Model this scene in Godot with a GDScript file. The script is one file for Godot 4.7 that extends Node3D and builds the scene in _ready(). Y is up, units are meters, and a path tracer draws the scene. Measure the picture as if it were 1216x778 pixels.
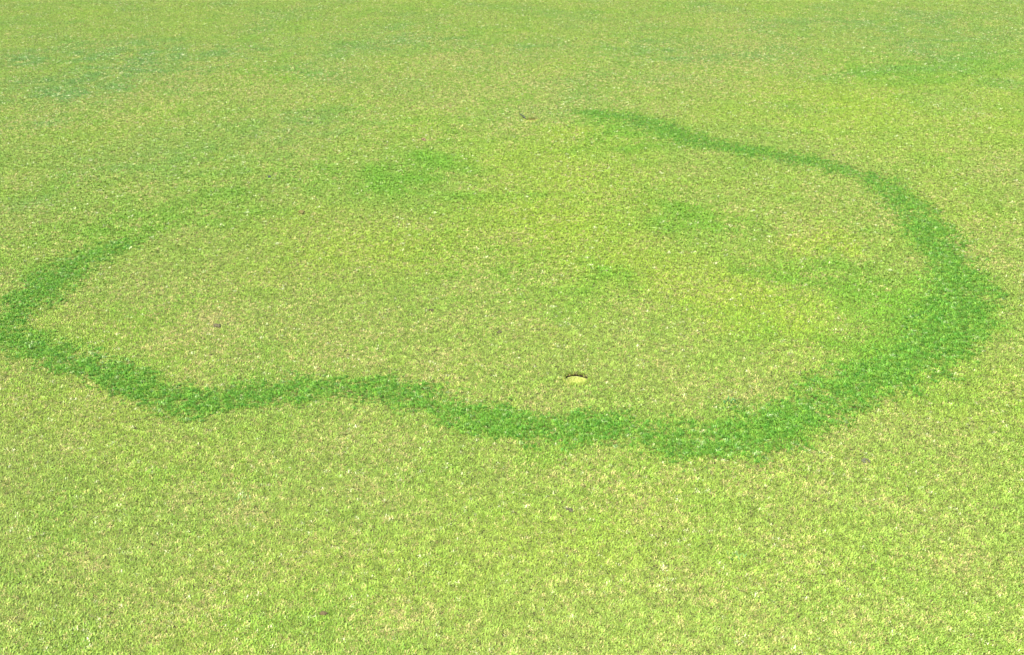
extends Node3D

# A mown green with a dark ring in the grass and two cups. Units are metres; the camera stands at x = z = 0 and looks along -z.
const EXPOSURE := 3.5
const FIRST_ROW := 2.35
const LAST_ROW := 18.5
const CELL := 0.05
const MAP_X := 11.0
const MAP_Z0 := -19.5
const MAP_Z1 := -2.0
const HOLE_RADIUS := 0.058

# centre line of the ring on the ground: x, z, half width, strength
const RING_A := [[0.58, -9.53, 0.13, 0.70], [0.67, -9.53, 0.14, 1.00], [0.84, -9.47, 0.17, 0.85], [1.03, -9.32, 0.21, 1.00], [1.24, -9.04, 0.23, 1.00], [1.41, -8.66, 0.22, 1.00], [1.61, -8.46, 0.19, 1.00], [1.81, -8.33, 0.18, 1.00], [1.96, -8.24, 0.19, 1.00], [2.10, -8.12, 0.19, 1.00], [2.23, -8.01, 0.16, 1.00], [2.36, -7.87, 0.15, 1.00], [2.45, -7.77, 0.12, 1.00], [2.54, -7.66, 0.13, 1.00], [2.62, -7.50, 0.15, 1.00], [2.64, -7.26, 0.16, 1.00], [2.62, -7.01, 0.17, 1.00], [2.62, -6.73, 0.17, 1.00], [2.61, -6.47, 0.17, 1.00], [2.58, -6.20, 0.16, 1.00], [2.54, -5.92, 0.16, 1.00], [2.50, -5.67, 0.17, 1.00], [2.45, -5.45, 0.18, 1.00], [2.32, -5.20, 0.20, 1.00], [2.19, -4.98, 0.21, 0.95], [2.07, -4.80, 0.20, 0.80], [1.90, -4.64, 0.18, 0.80], [1.71, -4.49, 0.17, 0.90], [1.53, -4.36, 0.17, 0.95], [1.36, -4.22, 0.17, 1.00], [1.20, -4.11, 0.17, 1.00], [1.05, -3.98, 0.17, 1.00], [0.93, -3.89, 0.16, 1.00], [0.82, -3.87, 0.15, 1.00], [0.72, -3.90, 0.14, 1.00], [0.62, -3.94, 0.14, 1.00], [0.52, -3.98, 0.14, 1.00], [0.42, -4.02, 0.13, 1.00], [0.31, -4.02, 0.13, 1.00], [0.18, -4.00, 0.13, 1.00], [0.08, -4.02, 0.13, 1.00], [-0.03, -4.06, 0.13, 1.00], [-0.14, -4.10, 0.13, 1.00], [-0.25, -4.15, 0.13, 1.00], [-0.36, -4.24, 0.14, 1.00], [-0.47, -4.33, 0.14, 1.00], [-0.58, -4.36, 0.13, 1.00], [-0.69, -4.35, 0.13, 1.00], [-0.85, -4.37, 0.11, 1.00], [-0.98, -4.37, 0.11, 1.00], [-1.09, -4.33, 0.12, 1.00], [-1.21, -4.28, 0.12, 1.00], [-1.34, -4.23, 0.12, 1.00], [-1.48, -4.26, 0.12, 1.00], [-1.60, -4.31, 0.12, 1.00], [-1.70, -4.37, 0.12, 1.00], [-1.82, -4.48, 0.12, 1.00], [-1.93, -4.54, 0.12, 1.00], [-2.06, -4.62, 0.12, 1.00], [-2.18, -4.71, 0.12, 0.95], [-2.30, -4.78, 0.12, 0.90], [-2.44, -4.86, 0.12, 0.80], [-2.58, -4.94, 0.13, 0.70], [-2.68, -5.04, 0.13, 0.70]]
const RING_B := [[-2.68, -5.04, 0.13, 0.70], [-2.64, -5.10, 0.13, 0.80], [-2.59, -5.23, 0.14, 0.80], [-2.57, -5.39, 0.15, 0.95], [-2.56, -5.63, 0.16, 1.00], [-2.54, -5.82, 0.16, 1.00], [-2.52, -5.98, 0.15, 1.00], [-2.44, -6.10, 0.12, 0.85], [-2.36, -6.19, 0.11, 0.65], [-2.28, -6.23, 0.09, 0.35]]
# patches of the sward: x, z, radius across, radius along, strength
const LUSH := [[-0.65, -7.94, 0.60, 0.63, 0.45], [-0.68, -8.01, 0.19, 0.27, 0.20], [-1.21, -7.26, 0.64, 0.42, 0.25], [-0.83, -7.52, 0.30, 0.41, 0.50], [-1.81, -7.32, 1.05, 0.50, 0.20], [-2.30, -6.62, 0.64, 0.39, 0.22], [-0.27, -7.13, 0.34, 0.28, 0.30], [1.22, -6.62, 0.32, 0.49, 0.65], [1.17, -7.04, 0.17, 0.18, 0.30], [1.60, -5.82, 0.29, 0.26, 0.75], [2.10, -5.57, 0.39, 0.31, 0.75], [0.58, -5.75, 0.24, 0.18, 0.60], [0.33, -5.39, 0.32, 0.21, 0.60], [3.80, -11.25, 0.56, 0.68, 0.75], [4.58, -11.50, 0.70, 0.89, 0.35], [5.35, -11.86, 0.54, 0.85, 0.40], [1.90, -7.13, 0.17, 0.11, 0.50], [0.10, -7.13, 0.09, 0.07, 0.50], [1.01, -8.79, 0.41, 0.38, 0.70], [0.55, -8.48, 0.27, 0.25, 0.40], [0.78, -9.32, 0.25, 0.27, 0.60], [1.65, -4.97, 0.34, 0.25, 0.30], [2.56, -5.34, 0.18, 0.67, 0.20], [2.00, -3.93, 0.21, 0.41, 0.20], [-2.94, -6.09, 0.30, 0.49, 0.35], [-1.08, -3.50, 0.16, 0.14, 0.30], [-1.68, -3.23, 0.18, 0.21, 0.30], [-1.30, -3.18, 0.12, 0.15, 0.30], [-1.39, -3.80, 0.09, 0.05, 0.40], [1.03, -4.55, 0.12, 0.09, 0.40], [-2.19, -11.08, 0.51, 0.50, 0.40], [1.89, -4.55, 0.27, 0.35, 0.50], [1.58, -4.55, 0.24, 0.16, 0.30], [1.06, -4.15, 0.22, 0.10, 0.40], [1.20, -5.51, 0.23, 0.19, 0.20], [-2.09, -4.38, 0.05, 0.08, 0.30], [-1.30, -2.99, 0.11, 0.14, 0.20], [0.99, -2.95, 0.11, 0.18, 0.15], [2.04, -5.17, 0.33, 0.53, 0.60], [0.06, -6.09, 0.60, 0.42, 0.20], [-2.06, -6.95, 0.84, 0.39, 0.12], [-2.51, -6.31, 0.31, 0.18, 0.40], [1.56, -4.64, 0.36, 0.22, 0.30], [1.14, -4.92, 0.25, 0.20, 0.25]]
const STRAW := [[2.33, -7.04, 0.23, 0.45, 0.60], [1.85, -6.46, 0.32, 0.31, 0.30], [0.68, -4.58, 0.04, 0.06, 1.00], [0.61, -4.76, 0.03, 0.05, 0.80], [1.55, -3.13, 0.04, 0.04, 0.90], [-0.35, -2.84, 0.10, 0.11, 0.60], [-0.96, -3.41, 0.13, 0.08, 0.50], [-0.44, -3.53, 0.19, 0.12, 0.35], [-1.61, -2.99, 0.11, 0.14, 0.50], [-1.27, -3.39, 0.16, 0.07, 0.40], [-1.06, -2.86, 0.11, 0.09, 0.50], [0.58, -2.82, 0.14, 0.11, 0.50], [0.31, -4.30, 0.15, 0.06, 0.50], [-0.09, -5.69, 0.24, 0.50, 0.40], [-0.83, -4.64, 0.40, 0.27, 0.40], [-1.49, -5.07, 0.34, 0.41, 0.40], [-1.79, -4.92, 0.25, 0.29, 0.40], [2.84, -6.31, 0.21, 0.45, 0.50], [2.74, -6.16, 0.05, 0.06, 0.90], [3.62, -7.83, 0.19, 1.31, 0.35], [1.85, -10.88, 0.67, 0.80, 0.35], [-2.13, -4.51, 0.23, 0.10, 0.50], [-0.70, -8.66, 0.08, 0.13, 0.90], [0.30, -3.67, 0.27, 0.12, 0.30], [0.97, -3.67, 0.27, 0.09, 0.35], [1.38, -3.50, 0.10, 0.09, 0.40], [-0.07, -10.69, 1.48, 1.94, 0.45], [-2.94, -10.69, 0.99, 0.97, 0.50], [-4.13, -9.35, 0.29, 0.45, 0.60], [-3.33, -9.35, 0.44, 0.42, 0.50], [2.66, -12.95, 0.78, 2.22, 0.40], [-0.63, -12.14, 0.28, 0.39, 0.50], [3.20, -11.59, 0.22, 0.36, 0.60]]
const YELLOW := [[2.96, -10.33, 0.96, 0.87, 0.38], [3.44, -9.35, 0.95, 1.51, 0.40], [0.57, -7.83, 0.75, 0.88, 0.50], [1.24, -5.23, 0.35, 0.39, 0.70], [0.49, -6.54, 0.64, 0.79, 0.35], [1.89, -6.20, 0.30, 0.23, 0.70], [2.15, -4.30, 0.23, 0.47, 0.30], [0.43, -8.93, 0.35, 0.22, 0.60], [-0.35, -4.55, 0.24, 0.17, 0.50], [-1.41, -6.78, 0.55, 0.34, 0.30], [-0.94, -6.09, 0.60, 0.56, 0.30], [1.95, -7.62, 0.36, 0.29, 0.30], [-0.04, -6.54, 1.06, 0.79, 0.30], [1.21, -5.82, 0.58, 0.65, 0.30], [0.18, -4.92, 0.50, 0.29, 0.25]]
const BLUISH := [[-4.26, -10.69, 0.66, 0.97, 0.55], [-4.16, -10.33, 0.24, 0.22, 0.60], [-5.26, -11.95, 0.36, 0.38, 0.40], [-3.52, -11.29, 0.52, 0.34, 0.40], [-2.90, -12.43, 0.57, 0.41, 0.30], [-4.02, -9.06, 0.21, 0.23, 0.50], [-4.15, -12.18, 1.02, 0.74, 0.60], [0.02, -12.63, 0.21, 0.26, 0.60], [1.72, -12.43, 0.94, 1.03, 0.40], [-3.20, -6.87, 0.17, 0.17, 0.60], [5.01, -13.50, 1.53, 1.80, 0.35], [-1.28, -13.22, 0.80, 1.15, 0.30], [-1.83, -9.06, 0.57, 0.71, 0.30], [0.97, -4.24, 0.04, 0.04, 0.70], [-2.73, -8.05, 0.96, 0.69, 0.30], [0.31, -5.17, 0.09, 0.11, 0.30]]

var rng := RandomNumberGenerator.new()
var cols := 0
var rows := 0
var ring_map := PackedFloat32Array()
var lush_map := PackedFloat32Array()
var straw_map := PackedFloat32Array()
var yellow_map := PackedFloat32Array()
var bluish_map := PackedFloat32Array()


func _ready() -> void:
	rng.seed = 20240611
	# camera
	var cam := Camera3D.new()
	cam.name = "camera"
	cam.fov = 33.32
	cam.near = 0.05
	cam.far = 600.0
	cam.position = Vector3(0, 2.32, 0)
	cam.rotation = Vector3(-atan2(600.0, 1300.0), 0, 0)
	add_child(cam)
	cam.current = true
	# sky and exposure
	var env := Environment.new()
	var sky := Sky.new()
	var sm := ProceduralSkyMaterial.new()
	sm.sky_top_color = Color(0.28, 0.45, 0.78)
	sm.sky_horizon_color = Color(0.70, 0.79, 0.88)
	sm.sky_curve = 0.15
	sm.ground_bottom_color = Color(0.25, 0.33, 0.14)
	sm.ground_horizon_color = Color(0.55, 0.62, 0.5)
	sky.sky_material = sm
	env.background_mode = Environment.BG_SKY
	env.sky = sky
	env.tonemap_mode = Environment.TONE_MAPPER_LINEAR
	env.tonemap_exposure = EXPOSURE
	env.sdfgi_enabled = true
	env.ssao_enabled = true
	env.ssil_enabled = true
	var we := WorldEnvironment.new()
	we.name = "world_environment"
	we.environment = env
	add_child(we)
	# sun: high, behind the camera and a little to the left
	var sun := DirectionalLight3D.new()
	sun.name = "sun"
	sun.light_energy = 1.5
	sun.light_color = Color(1.0, 0.965, 0.9)
	sun.light_angular_distance = 0.53
	sun.shadow_enabled = true
	sun.rotation_degrees = Vector3(-57, -26, 0)
	add_child(sun)

	var holes: Array[Vector3] = [Vector3(0.294, 0, -4.464), Vector3(0.166, 0, -9.278)]
	paint_maps()
	make_ground(holes)
	make_hole(holes[0], "nearer putting hole inside the ring, dark soil rim over a pale yellowish liner", 11, Color(0.018, 0.015, 0.008))
	make_hole(holes[1], "farther putting hole, a thin pale slit left of the ring's upper end", 23, Color(0.11, 0.09, 0.033))
	sow(holes)
	# small things in the sward
	make_cast(Vector3(1.414, 0, -3.749), 0.014, Color(0.075, 0.078, 0.040), "grey crumbly worm cast right of the bottom of the dark ring", 3)
	make_cast(Vector3(-0.608, 0, -2.817), 0.011, Color(0.075, 0.060, 0.026), "brown crumbly worm cast in the foreground, left of the middle", 5)
	make_cast(Vector3(-1.497, 0, -5.037), 0.017, Color(0.075, 0.068, 0.034), "greyish brown worm cast inside the left part of the ring", 8)
	make_cast(Vector3(-0.710, 0, -8.608), 0.022, Color(0.14, 0.105, 0.05), "brown worm cast on the bald spot above the bright green patch", 13)
	make_cast(Vector3(-1.377, 0, -6.814), 0.020, Color(0.11, 0.10, 0.03), "dark olive worm cast between the ring's left arm and the bright green patch", 17)
	make_cast(Vector3(-0.427, 0, -5.237), 0.013, Color(0.055, 0.052, 0.022), "small dark worm cast on the thin grass in the middle of the ring", 19)
	make_cast(Vector3(-0.059, 0, -4.966), 0.012, Color(0.060, 0.058, 0.026), "small dark worm cast left of and beyond the nearer putting hole", 29)
	make_cast(Vector3(0.212, 0, -3.402), 0.013, Color(0.070, 0.066, 0.034), "small grey worm cast below the ring's lowest bend, centre foreground", 47)
	make_pebble(Vector3(-1.740, 0, -7.578))
	make_twig(Vector3(0.091, 0, -9.352))
	make_tuft(Vector3(0.963, 0, -4.231), 36, 0.034, 0.024, Color(0.07, 0.19, 0.045), "dark bluish green coarse grass tuft just inside the ring at its bottom right", 31)
	make_tuft(Vector3(-1.018, 0, -3.485), 16, 0.032, 0.022, Color(0.25, 0.35, 0.11), "pale green coarse grass tuft below the ring's lower left bend", 37)
	make_tuft(Vector3(0.781, 0, -3.115), 18, 0.030, 0.024, Color(0.16, 0.28, 0.07), "mid green coarse grass tuft in the right foreground", 41)
	make_tuft(Vector3(-2.342, 0, -4.802), 14, 0.034, 0.026, Color(0.22, 0.34, 0.11), "pale green coarse grass tuft standing in the ring near the left edge", 43)


func tag(o: Node, label := "", category := "", group := "", kind := "") -> void:
	if label: o.set_meta("label", label)
	if category: o.set_meta("category", category)
	if group: o.set_meta("group", group)
	if kind: o.set_meta("kind", kind)


func mesh_node(called: String, st: SurfaceTool, m: Material, parent: Node) -> MeshInstance3D:
	var o := MeshInstance3D.new()
	o.name = called
	o.mesh = st.commit()
	o.material_override = m
	parent.add_child(o, true)
	return o


func lin(c: Color) -> Color:
	return c.linear_to_srgb()


# ---------------------------------------------------------------- maps of what grows where
func splat(a: PackedFloat32Array, list: Array) -> PackedFloat32Array:
	for p in list:
		var rx: float = p[2] * 1.25
		var rz: float = p[3] * 1.25
		var c0 := maxi(0, int((p[0] - 2.0 * rx + MAP_X) / CELL))
		var c1 := mini(cols - 1, int((p[0] + 2.0 * rx + MAP_X) / CELL))
		var r0 := maxi(0, int((p[1] - 2.0 * rz - MAP_Z0) / CELL))
		var r1 := mini(rows - 1, int((p[1] + 2.0 * rz - MAP_Z0) / CELL))
		for r in range(r0, r1 + 1):
			for c in range(c0, c1 + 1):
				var dx: float = (c * CELL - MAP_X - p[0]) / rx
				var dz: float = (r * CELL + MAP_Z0 - p[1]) / rz
				var d := dx * dx + dz * dz
				if d < 4.0:
					a[r * cols + c] = a[r * cols + c] + p[4] * exp(-d * 1.4) * (1.0 - d / 4.0)
	return a


func stroke(a: PackedFloat32Array, line: Array) -> PackedFloat32Array:
	for i in line.size() - 1:
		var p := Vector2(line[i][0], line[i][1])
		var q := Vector2(line[i + 1][0], line[i + 1][1])
		var reach := 0.6
		var c0 := maxi(0, int((minf(p.x, q.x) - reach + MAP_X) / CELL))
		var c1 := mini(cols - 1, int((maxf(p.x, q.x) + reach + MAP_X) / CELL))
		var r0 := maxi(0, int((minf(p.y, q.y) - reach - MAP_Z0) / CELL))
		var r1 := mini(rows - 1, int((maxf(p.y, q.y) + reach - MAP_Z0) / CELL))
		var along := (q - p).length_squared()
		for r in range(r0, r1 + 1):
			for c in range(c0, c1 + 1):
				var v := Vector2(c * CELL - MAP_X, r * CELL + MAP_Z0)
				var t := clampf((v - p).dot(q - p) / maxf(along, 1e-6), 0.0, 1.0)
				var d := v.distance_to(p.lerp(q, t))
				var half: float = 0.61 * lerpf(line[i][2], line[i + 1][2], t)
				var k: float = lerpf(line[i][3], line[i + 1][3], t) * smoothstep(half * 2.35, half * 0.05, d)
				if k > a[r * cols + c]:
					a[r * cols + c] = k
	return a


func paint_maps() -> void:
	cols = int(2.0 * MAP_X / CELL) + 2
	rows = int((MAP_Z1 - MAP_Z0) / CELL) + 2
	for a in [ring_map, lush_map, straw_map, yellow_map, bluish_map]:
		a.resize(cols * rows)
	ring_map.resize(cols * rows)
	lush_map.resize(cols * rows)
	straw_map.resize(cols * rows)
	yellow_map.resize(cols * rows)
	bluish_map.resize(cols * rows)
	ring_map = stroke(stroke(ring_map, RING_A), RING_B)
	lush_map = splat(lush_map, LUSH)
	straw_map = splat(straw_map, STRAW)
	yellow_map = splat(yellow_map, YELLOW)
	bluish_map = splat(bluish_map, BLUISH)


# ---------------------------------------------------------------- grass
func tuft_mesh(blades: int, spread: float, low: float, high: float, width: float, lean: float, seed_no: int, vary := 1.0) -> ArrayMesh:
	var r := RandomNumberGenerator.new()
	r.seed = seed_no
	var v := PackedVector3Array()
	var n := PackedVector3Array()
	var cl := PackedColorArray()
	for b in blades:
		var a := r.randf() * TAU
		var rad := sqrt(r.randf()) * spread
		var base := Vector3(cos(a) * rad, -0.002, sin(a) * rad)
		var turn := r.randf() * TAU
		var out_dir := Vector3(cos(turn), 0, sin(turn))
		var side := Vector3(-out_dir.z, 0, out_dir.x)
		var length := r.randf_range(low, high)
		var l1 := r.randf_range(0.05, 0.55) * lean
		var l2 := l1 + r.randf_range(0.2, 0.9) * lean
		var w := width * r.randf_range(0.7, 1.25) * 0.5
		var mid := base + (out_dir * sin(l1) + Vector3.UP * cos(l1)) * length * 0.55
		var tip := mid + (out_dir * sin(l2) + Vector3.UP * cos(l2)) * length * 0.45
		side = side.rotated(Vector3.UP, r.randf_range(-0.6, 0.6))
		var p := [base - side * w * 0.8, base + side * w * 0.8, mid - side * w, mid + side * w, tip - side * w * 0.35, tip + side * w * 0.35]
		var tone := 1.0 + r.randf_range(-0.38, 0.28) * vary
		var warm := r.randf_range(-0.14, 0.14)
		var c := Color(tone * (1.0 + warm), tone, tone * (1.0 - warm * 0.7))
		var pale := r.randf()  # pale and whitish blades: sun glints put into their colour
		if pale < 0.14:
			c = Color(1.38, 1.22, 1.7)
		elif pale < 0.18:
			c = Color(1.9, 1.6, 2.9)
		var c_low := Color(c.r * 1.05, c.g * 0.9, c.b * 0.95)
		for k in [[0, 2, 1], [1, 2, 3], [2, 4, 3], [3, 4, 5]]:
			var nn: Vector3 = (p[k[2]] - p[k[0]]).cross(p[k[1]] - p[k[0]]).normalized()
			for j in k:
				v.append(p[j])
				n.append(nn)
				cl.append(c_low if j < 2 else c)
	var arrays := []
	arrays.resize(Mesh.ARRAY_MAX)
	arrays[Mesh.ARRAY_VERTEX] = v
	arrays[Mesh.ARRAY_NORMAL] = n
	arrays[Mesh.ARRAY_COLOR] = cl
	var m := ArrayMesh.new()
	m.add_surface_from_arrays(Mesh.PRIMITIVE_TRIANGLES, arrays)
	return m


func grass_material(rough: float) -> StandardMaterial3D:
	var m := StandardMaterial3D.new()
	m.resource_name = "grass blade"
	m.vertex_color_use_as_albedo = true
	m.roughness = rough
	m.metallic_specular = 0.25
	m.cull_mode = BaseMaterial3D.CULL_DISABLED
	m.backlight_enabled = true
	m.backlight = Color(0.62, 0.66, 0.5)
	return m


func scatter(called: String, mesh: Mesh, m: Material, buf: PackedFloat32Array, count: int, label: String, category: String) -> void:
	var mm := MultiMesh.new()
	mm.transform_format = MultiMesh.TRANSFORM_3D
	mm.use_colors = true
	mm.mesh = mesh
	mm.instance_count = count
	mm.buffer = buf.slice(0, count * 16)
	var o := MultiMeshInstance3D.new()
	o.name = called
	o.multimesh = mm
	o.material_override = m
	tag(o, label, category, "", "stuff")
	add_child(o, true)


func noise(freq: float, s: int, octaves := 2) -> FastNoiseLite:
	var f := FastNoiseLite.new()
	f.noise_type = FastNoiseLite.TYPE_SIMPLEX_SMOOTH
	f.frequency = freq
	f.seed = s
	f.fractal_octaves = octaves
	return f


func sow(holes: Array[Vector3]) -> void:
	var near_buf := PackedFloat32Array()
	var far_buf := PackedFloat32Array()
	var ring_buf := PackedFloat32Array()
	near_buf.resize(400000 * 16)
	far_buf.resize(700000 * 16)
	ring_buf.resize(100000 * 16)
	var n_near := 0
	var n_far := 0
	var n_ring := 0
	var n_clump := noise(16.0, 4)       # clumps of a few centimetres
	var n_mottle := noise(2.6, 9, 3)    # mottling of some decimetres
	var n_broad := noise(0.55, 21, 3)   # metre-wide drifts
	var n_drift := noise(0.8, 57, 2)
	var n_far_warp := noise(1.7, 91, 3)
	var n_gap := noise(95.0, 71, 1)
	var n_warp := noise(4.5, 33, 2)
	var z := FIRST_ROW
	while z < LAST_ROW:
		var c := 0.0071 * pow(z / 2.6, 0.52)
		var half := 0.455 * z + 0.85
		var x := -half
		while x < half:
			var px := x + rng.randf() * c
			var pz := -(z + rng.randf() * c)
			x += c
			var hole := false
			for h in holes:
				if Vector2(px - h.x, pz - h.z).length_squared() < 0.0032:
					hole = true
			if hole:
				continue
			if n_gap.get_noise_2d(px, pz) > (0.47 if z < 4.5 else 0.58):
				continue
			var clump := n_clump.get_noise_2d(px, pz)
			var mottle := n_mottle.get_noise_2d(px, pz)
			var broad := n_broad.get_noise_2d(px, pz)
			# the maps, read at a slightly wandering place so that their edges are ragged
			var wx := px + n_warp.get_noise_2d(px, pz) * 0.08 + rng.randf_range(-0.035, 0.035)
			var wz := pz + n_warp.get_noise_2d(px + 31.0, pz) * 0.08 + rng.randf_range(-0.035, 0.035)
			var at := clampi(int((wz - MAP_Z0) / CELL + 0.5), 0, rows - 1) * cols + clampi(int((wx + MAP_X) / CELL + 0.5), 0, cols - 1)
			var ux := wx + n_far_warp.get_noise_2d(px, pz) * 0.28
			var uz := wz + n_far_warp.get_noise_2d(px - 40.0, pz) * 0.28 + rng.randf_range(-0.06, 0.06)
			var spot := clampi(int((uz - MAP_Z0) / CELL + 0.5), 0, rows - 1) * cols + clampi(int((ux + MAP_X) / CELL + 0.5), 0, cols - 1)
			var ring := ring_map[at]
			var lush := lush_map[spot] + mottle * 0.45 + n_drift.get_noise_2d(px + 50.0, pz) * 0.35
			var straw := straw_map[spot] - mottle * 0.25 + n_drift.get_noise_2d(px, pz - 70.0) * 0.18 + 0.05
			var yellow := yellow_map[spot] + broad * 0.45
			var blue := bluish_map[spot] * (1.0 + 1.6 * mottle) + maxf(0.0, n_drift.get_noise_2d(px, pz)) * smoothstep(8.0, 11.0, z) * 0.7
			var far_one := z + rng.randf_range(-1.8, 1.8) > 7.0
			var in_ring := rng.randf() < ring * 0.85 - 0.03 + (clump * 0.25 + mottle * 0.22) * ring
			var col := Color(0.205, 0.286, 0.047)
			if in_ring:
				col = Color(0.058, 0.190, 0.017).lerp(Color(0.142, 0.275, 0.028), rng.randf())
				if rng.randf() < 0.03:
					col = Color(0.27, 0.38, 0.13)
			else:
				var pick := rng.randf()
				var p_straw := (0.035 if far_one else 0.065) + (0.45 if far_one else 0.55) * maxf(straw, 0.0) - 0.10 * lush - 0.10 * ring
				if pick < p_straw:
					col = Color(0.36, 0.345, 0.105).lerp(Color(0.34, 0.315, 0.105), rng.randf())
				else:
					col = col.lerp(Color(0.245, 0.345, 0.026), clampf(yellow * 0.9, 0.0, 1.0))
					col = col.lerp(Color(0.120, 0.252, 0.022), clampf(lush * 0.95 + ring * 0.4 + rng.randf_range(-0.28, 0.38), 0.0, 1.0))
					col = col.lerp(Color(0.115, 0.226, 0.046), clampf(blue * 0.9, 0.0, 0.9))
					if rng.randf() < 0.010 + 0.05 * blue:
						col = Color(0.46, 0.49, 0.24)  # whitish tuft, its sparkle painted into the colour
			var tone := (1.0 + clump * 0.20) * (rng.randf_range(0.84, 1.15) if far_one else rng.randf_range(0.76, 1.22))
			var s := rng.randf_range(0.75, 1.25) * (1.0 + clump * 0.25)
			s *= clampf(1.0 + 0.22 * lush - 0.10 * straw, 0.8, 1.3)
			var yaw := rng.randf() * TAU
			var tilt_x := rng.randf_range(-0.3, 0.3)
			var tilt_z := rng.randf_range(-0.3, 0.3)
			var ca := cos(yaw) * s
			var sa := sin(yaw) * s
			var hs := s * rng.randf_range(0.8, 1.2)
			var buf := near_buf
			var o := n_near * 16
			var row := [ca, tilt_x * hs, sa, px, 0.0, hs, 0.0, 0.0, -sa, tilt_z * hs, ca, pz, col.r * tone, col.g * tone, col.b * tone, 1.0]
			if in_ring:
				o = n_ring * 16
				n_ring += 1
				for k in 16:
					ring_buf[o + k] = row[k]
			elif far_one:
				o = n_far * 16
				n_far += 1
				for k in 16:
					far_buf[o + k] = row[k]
			else:
				n_near += 1
				for k in 16:
					near_buf[o + k] = row[k]
		z += c
	print("tufts ", n_near, " ", n_far, " ", n_ring)
	var m := grass_material(0.42)
	scatter("mown_grass", tuft_mesh(9, 0.0080, 0.006, 0.0115, 0.0022, 1.7, 5), m, near_buf, n_near, "short mown yellow green grass of the foreground and inside the ring", "grass")
	scatter("distant_grass", tuft_mesh(12, 0.0125, 0.008, 0.015, 0.0026, 1.3, 6, 0.75), m, far_buf, n_far, "short mown grass of the far part of the green, mottled pale and bluish", "grass")
	scatter("ring_grass", tuft_mesh(10, 0.0088, 0.009, 0.017, 0.0022, 1.2, 7), m, ring_buf, n_ring, "irregular open ring of darker, lusher green grass in the lawn", "grass")


# ---------------------------------------------------------------- ground and holes
func quad(st: SurfaceTool, x0: float, x1: float, z0: float, z1: float) -> void:
	for p in [Vector3(x0, 0, z0), Vector3(x1, 0, z0), Vector3(x1, 0, z1), Vector3(x0, 0, z0), Vector3(x1, 0, z1), Vector3(x0, 0, z1)]:
		st.set_normal(Vector3.UP)
		st.add_vertex(p)


func make_ground(holes: Array[Vector3]) -> void:
	var st := SurfaceTool.new()
	st.begin(Mesh.PRIMITIVE_TRIANGLES)
	var r := 0.15
	var z := 60.0
	for h in holes:
		quad(st, -250, 250, h.z + r, z)
		quad(st, -250, h.x - r, h.z - r, h.z + r)
		quad(st, h.x + r, 250, h.z - r, h.z + r)
		for k in 32:
			var p := []
			for j in [k, k + 1]:
				var d := Vector3(cos(j * TAU / 32.0), 0, sin(j * TAU / 32.0))
				p.append(h + d * HOLE_RADIUS)
				p.append(h + d * r / maxf(absf(d.x), absf(d.z)))
			for q in [p[0], p[1], p[3], p[0], p[3], p[2]]:
				st.set_normal(Vector3.UP)
				st.add_vertex(q)
		z = h.z - r
	quad(st, -250, 250, -500, z)
	var m := StandardMaterial3D.new()
	m.resource_name = "thatch and soil"
	var f := noise(0.035, 77, 4)
	var t := NoiseTexture2D.new()
	t.width = 512
	t.height = 512
	t.seamless = true
	t.noise = f
	var g := Gradient.new()
	g.offsets = PackedFloat32Array([0.25, 0.45, 0.6, 0.8])
	g.colors = PackedColorArray([lin(Color(0.028, 0.026, 0.010)), lin(Color(0.055, 0.062, 0.017)), lin(Color(0.085, 0.105, 0.024)), lin(Color(0.15, 0.15, 0.05))])
	t.color_ramp = g
	m.albedo_texture = t
	m.uv1_triplanar = true
	m.uv1_world_triplanar = true
	m.uv1_scale = Vector3(2.3, 2.3, 2.3)
	m.roughness = 1.0
	m.metallic_specular = 0.1
	var o := mesh_node("ground", st, m, self)
	tag(o, "flat soil and thatch ground under the mown grass", "ground", "", "structure")


func lathe(profile: Array, sides: int, jitter := 0.0, seed_no := 1, wide := 1.074) -> SurfaceTool:
	var r := RandomNumberGenerator.new()
	r.seed = seed_no
	var pts := []
	for i in profile.size():
		var line := []
		for k in sides:
			var rad: float = profile[i].x * wide + (r.randf_range(-jitter, jitter) if profile[i].x > 0.0 else 0.0)
			line.append(Vector3(cos(k * TAU / sides) * rad, profile[i].y + r.randf_range(-jitter, jitter) * 0.6, sin(k * TAU / sides) * rad))
		pts.append(line)
	var st := SurfaceTool.new()
	st.begin(Mesh.PRIMITIVE_TRIANGLES)
	for i in profile.size() - 1:
		for k in sides:
			var a: Vector3 = pts[i][k]
			var b: Vector3 = pts[i][(k + 1) % sides]
			var c: Vector3 = pts[i + 1][(k + 1) % sides]
			var d: Vector3 = pts[i + 1][k]
			for p in [a, b, c, a, c, d]:
				st.add_vertex(p)
	st.generate_normals()
	return st


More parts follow.
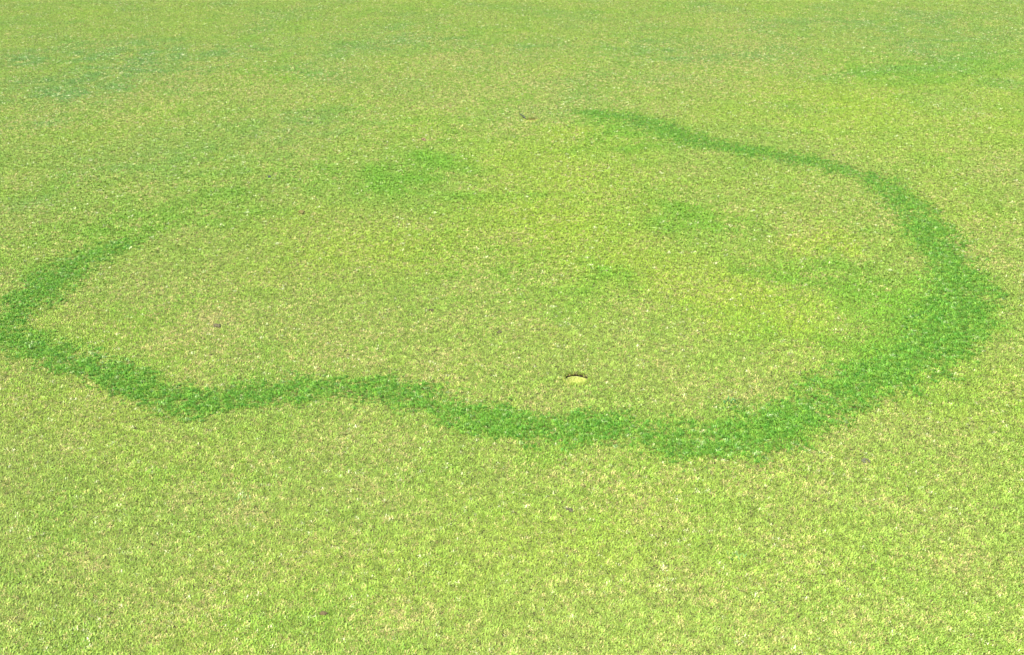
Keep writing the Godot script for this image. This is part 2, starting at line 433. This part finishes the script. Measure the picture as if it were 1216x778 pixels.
func make_hole(at: Vector3, label: String, seed_no: int, soil_color: Color) -> void:
	var o := Node3D.new()
	o.name = "golf_hole"
	o.position = at
	tag(o, label, "hole", "putting holes in the green")
	add_child(o, true)
	var soil := StandardMaterial3D.new()
	soil.resource_name = "dark soil"
	soil.albedo_color = lin(soil_color)
	soil.roughness = 1.0
	soil.metallic_specular = 0.1
	mesh_node("soil_rim", lathe([Vector2(0.075, -0.007), Vector2(0.0560, -0.003), Vector2(0.0535, -0.005), Vector2(0.0530, -0.012), Vector2(0.0525, -0.0148), Vector2(0.056, -0.026), Vector2(0.075, -0.03)], 36, 0.0026, seed_no), soil, o)
	var fringe := SurfaceTool.new()
	fringe.begin(Mesh.PRIMITIVE_TRIANGLES)
	var r := RandomNumberGenerator.new()
	r.seed = seed_no
	for k in 560:
		var a := r.randf() * TAU
		var root := Vector3(cos(a), 0, sin(a)) * (HOLE_RADIUS + r.randf_range(-0.001, 0.009)) + Vector3.DOWN * 0.002
		var way := (-root * Vector3(1, 0, 1)).normalized().rotated(Vector3.UP, r.randf_range(-1.1, 1.1))
		var side := way.cross(Vector3.UP) * r.randf_range(0.0008, 0.0014)
		var length := r.randf_range(0.010, 0.024)
		var mid := root + (way * 0.4 + Vector3.UP * r.randf_range(0.5, 1.1)) * length * 0.6
		var tip := mid + (way * 0.7 + Vector3.UP * r.randf_range(-0.5, 0.7)) * length * 0.55
		var c := Color(0.20, 0.27, 0.035).lerp(Color(0.12, 0.15, 0.02), r.randf())
		if k >= 330:   # upright blades along the near lip
			a = r.randf_range(0.06, PI - 0.06)
			root = Vector3(cos(a), 0, sin(a)) * (HOLE_RADIUS + r.randf_range(0.0, 0.006)) + Vector3.DOWN * 0.002
			length = r.randf_range(0.011, 0.021)
			side = Vector3(1, 0, 0).rotated(Vector3.UP, r.randf_range(-0.8, 0.8)) * r.randf_range(0.0009, 0.0014)
			mid = root + (Vector3.UP + Vector3(r.randf_range(-0.35, 0.35), 0, r.randf_range(-0.4, 0.1))) * length * 0.55
			tip = mid + (Vector3.UP * 0.8 + Vector3(r.randf_range(-0.7, 0.7), 0, r.randf_range(-0.6, 0.3))) * length * 0.45
			c = Color(0.24, 0.31, 0.05).lerp(Color(0.15, 0.24, 0.03), r.randf())
		if root.z < -0.03 and k % 2 == 0:   # from the far lip some blades hang into the cup
			mid = root + (way * 0.5 + Vector3.UP * 0.15) * length * 0.6
			tip = mid + (way * 0.15 + Vector3.DOWN * r.randf_range(0.7, 1.0)) * length * r.randf_range(0.5, 1.0)
		if r.randf() < 0.2:
			c = Color(0.36, 0.31, 0.10)
		for p in [root - side, mid - side, root + side, root + side, mid - side, mid + side, mid - side, tip, mid + side]:
			fringe.set_color(c)
			fringe.add_vertex(p)
	fringe.generate_normals()
	var rim_grass := mesh_node("rim_grass", fringe, grass_material(0.5), o)
	tag(rim_grass, "", "", "", "stuff")
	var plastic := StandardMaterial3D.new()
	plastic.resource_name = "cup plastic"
	var liner_mottle := NoiseTexture2D.new()  # mottles the liner from olive green to pale yellow
	liner_mottle.width = 256
	liner_mottle.height = 256
	liner_mottle.seamless = true
	liner_mottle.noise = noise(0.05, 15, 3)
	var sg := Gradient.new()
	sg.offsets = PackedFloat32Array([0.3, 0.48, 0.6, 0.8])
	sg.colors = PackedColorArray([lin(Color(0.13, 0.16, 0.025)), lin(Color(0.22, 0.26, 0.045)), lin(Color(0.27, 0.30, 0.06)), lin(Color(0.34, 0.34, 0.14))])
	liner_mottle.color_ramp = sg
	plastic.albedo_texture = liner_mottle
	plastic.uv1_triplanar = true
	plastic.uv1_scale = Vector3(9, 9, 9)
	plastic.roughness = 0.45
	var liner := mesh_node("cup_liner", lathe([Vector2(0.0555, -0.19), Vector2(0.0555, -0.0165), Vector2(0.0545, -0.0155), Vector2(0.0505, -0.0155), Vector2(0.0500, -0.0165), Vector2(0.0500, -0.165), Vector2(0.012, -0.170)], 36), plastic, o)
	var dark := StandardMaterial3D.new()
	dark.resource_name = "flagstick socket"
	dark.albedo_color = lin(Color(0.05, 0.05, 0.05))
	dark.roughness = 0.7
	mesh_node("socket", lathe([Vector2(0.013, -0.168), Vector2(0.010, -0.168), Vector2(0.010, -0.19), Vector2(0.0, -0.19)], 16), dark, liner)


# ---------------------------------------------------------------- small things
func lump(st: SurfaceTool, at: Vector3, size: Vector3, r: RandomNumberGenerator) -> void:
	var f := noise(0.9, r.randi() % 1000, 3)
	var rings := 7
	var sides := 11
	var pts := []
	for i in rings + 1:
		var line := []
		for k in sides:
			var th := PI * i / rings
			var ph := TAU * k / sides
			var d := Vector3(sin(th) * cos(ph), cos(th), sin(th) * sin(ph))
			line.append(at + d * size * (1.0 + 0.55 * f.get_noise_3d(d.x * 1.6, d.y * 1.6, d.z * 1.6)))
		pts.append(line)
	for i in rings:
		for k in sides:
			var a: Vector3 = pts[i][k]
			var b: Vector3 = pts[i][(k + 1) % sides]
			var c: Vector3 = pts[i + 1][(k + 1) % sides]
			var d: Vector3 = pts[i + 1][k]
			for p in [a, b, c, a, c, d]:
				st.add_vertex(p)


func make_cast(at: Vector3, size: float, c: Color, label: String, seed_no: int) -> void:
	var r := RandomNumberGenerator.new()
	r.seed = seed_no
	var st := SurfaceTool.new()
	st.begin(Mesh.PRIMITIVE_TRIANGLES)
	for i in 9:
		var a := r.randf() * TAU
		var d := sqrt(r.randf()) * size
		var q := size * r.randf_range(0.22, 0.42)
		lump(st, Vector3(cos(a) * d, q * 0.9 + (size - d) * 0.45, sin(a) * d), Vector3(q * r.randf_range(0.9, 1.6), q, q * r.randf_range(0.9, 1.6)), r)
	st.generate_normals()
	var m := StandardMaterial3D.new()
	m.resource_name = "crumbly earth"
	m.albedo_color = lin(c)
	m.roughness = 1.0
	m.metallic_specular = 0.15
	var o := mesh_node("worm_cast", st, m, self)
	o.position = at + Vector3.DOWN * 0.0015
	tag(o, label, "worm cast", "worm casts on the green")


func make_pebble(at: Vector3) -> void:
	var r := RandomNumberGenerator.new()
	r.seed = 99
	var st := SurfaceTool.new()
	st.begin(Mesh.PRIMITIVE_TRIANGLES)
	lump(st, Vector3(0, 0.012, 0), Vector3(0.010, 0.009, 0.011), r)
	st.generate_normals()
	var m := StandardMaterial3D.new()
	m.resource_name = "dark stone"
	m.albedo_color = lin(Color(0.03, 0.03, 0.022))
	m.roughness = 0.8
	var o := mesh_node("pebble", st, m, self)
	o.position = at
	tag(o, "small blackish pebble lying on the pale grass left of the bright green patch", "pebble")


func tube(st: SurfaceTool, path: Array, r0: float, r1: float) -> void:
	var sides := 7
	var pts := []
	for i in path.size():
		var dir: Vector3 = (path[mini(i + 1, path.size() - 1)] - path[maxi(i - 1, 0)]).normalized()
		var u := dir.cross(Vector3.UP).normalized()
		var w := u.cross(dir)
		var rad := lerpf(r0, r1, float(i) / (path.size() - 1))
		var line := []
		for k in sides:
			line.append(path[i] + (u * cos(TAU * k / sides) + w * sin(TAU * k / sides)) * rad)
		pts.append(line)
	for i in path.size() - 1:
		for k in sides:
			var a: Vector3 = pts[i][k]
			var b: Vector3 = pts[i][(k + 1) % sides]
			var c: Vector3 = pts[i + 1][(k + 1) % sides]
			var d: Vector3 = pts[i + 1][k]
			for p in [a, c, b, a, d, c]:
				st.add_vertex(p)


func make_twig(at: Vector3) -> void:
	var m := StandardMaterial3D.new()
	m.resource_name = "twig bark"
	m.albedo_color = lin(Color(0.035, 0.032, 0.014))
	m.roughness = 0.9
	var st := SurfaceTool.new()
	st.begin(Mesh.PRIMITIVE_TRIANGLES)
	tube(st, [Vector3(-0.024, 0.020, -0.07), Vector3(-0.012, 0.023, -0.03), Vector3(0.004, 0.021, 0.005), Vector3(0.016, 0.018, 0.05), Vector3(0.024, 0.014, 0.085)], 0.0035, 0.0055)
	tube(st, [Vector3(-0.012, 0.023, -0.03), Vector3(0.0, 0.030, -0.045), Vector3(0.012, 0.034, -0.062)], 0.003, 0.0018)
	st.generate_normals()
	var o := mesh_node("twig", st, m, self)
	o.position = at
	tag(o, "short dark twig lying beside the farther putting hole", "twig")


func make_tuft(at: Vector3, blades: int, spread: float, height: float, c: Color, label: String, seed_no: int) -> void:
	var o := MeshInstance3D.new()
	o.name = "grass_tuft"
	o.mesh = tuft_mesh(blades, spread, height * 0.7, height * 1.3, 0.0034, 1.1, seed_no)
	var m := grass_material(0.4)
	m.albedo_color = lin(c)
	o.material_override = m
	o.position = at
	tag(o, label, "grass tuft", "coarse grass tufts in the lawn")
	add_child(o, true)
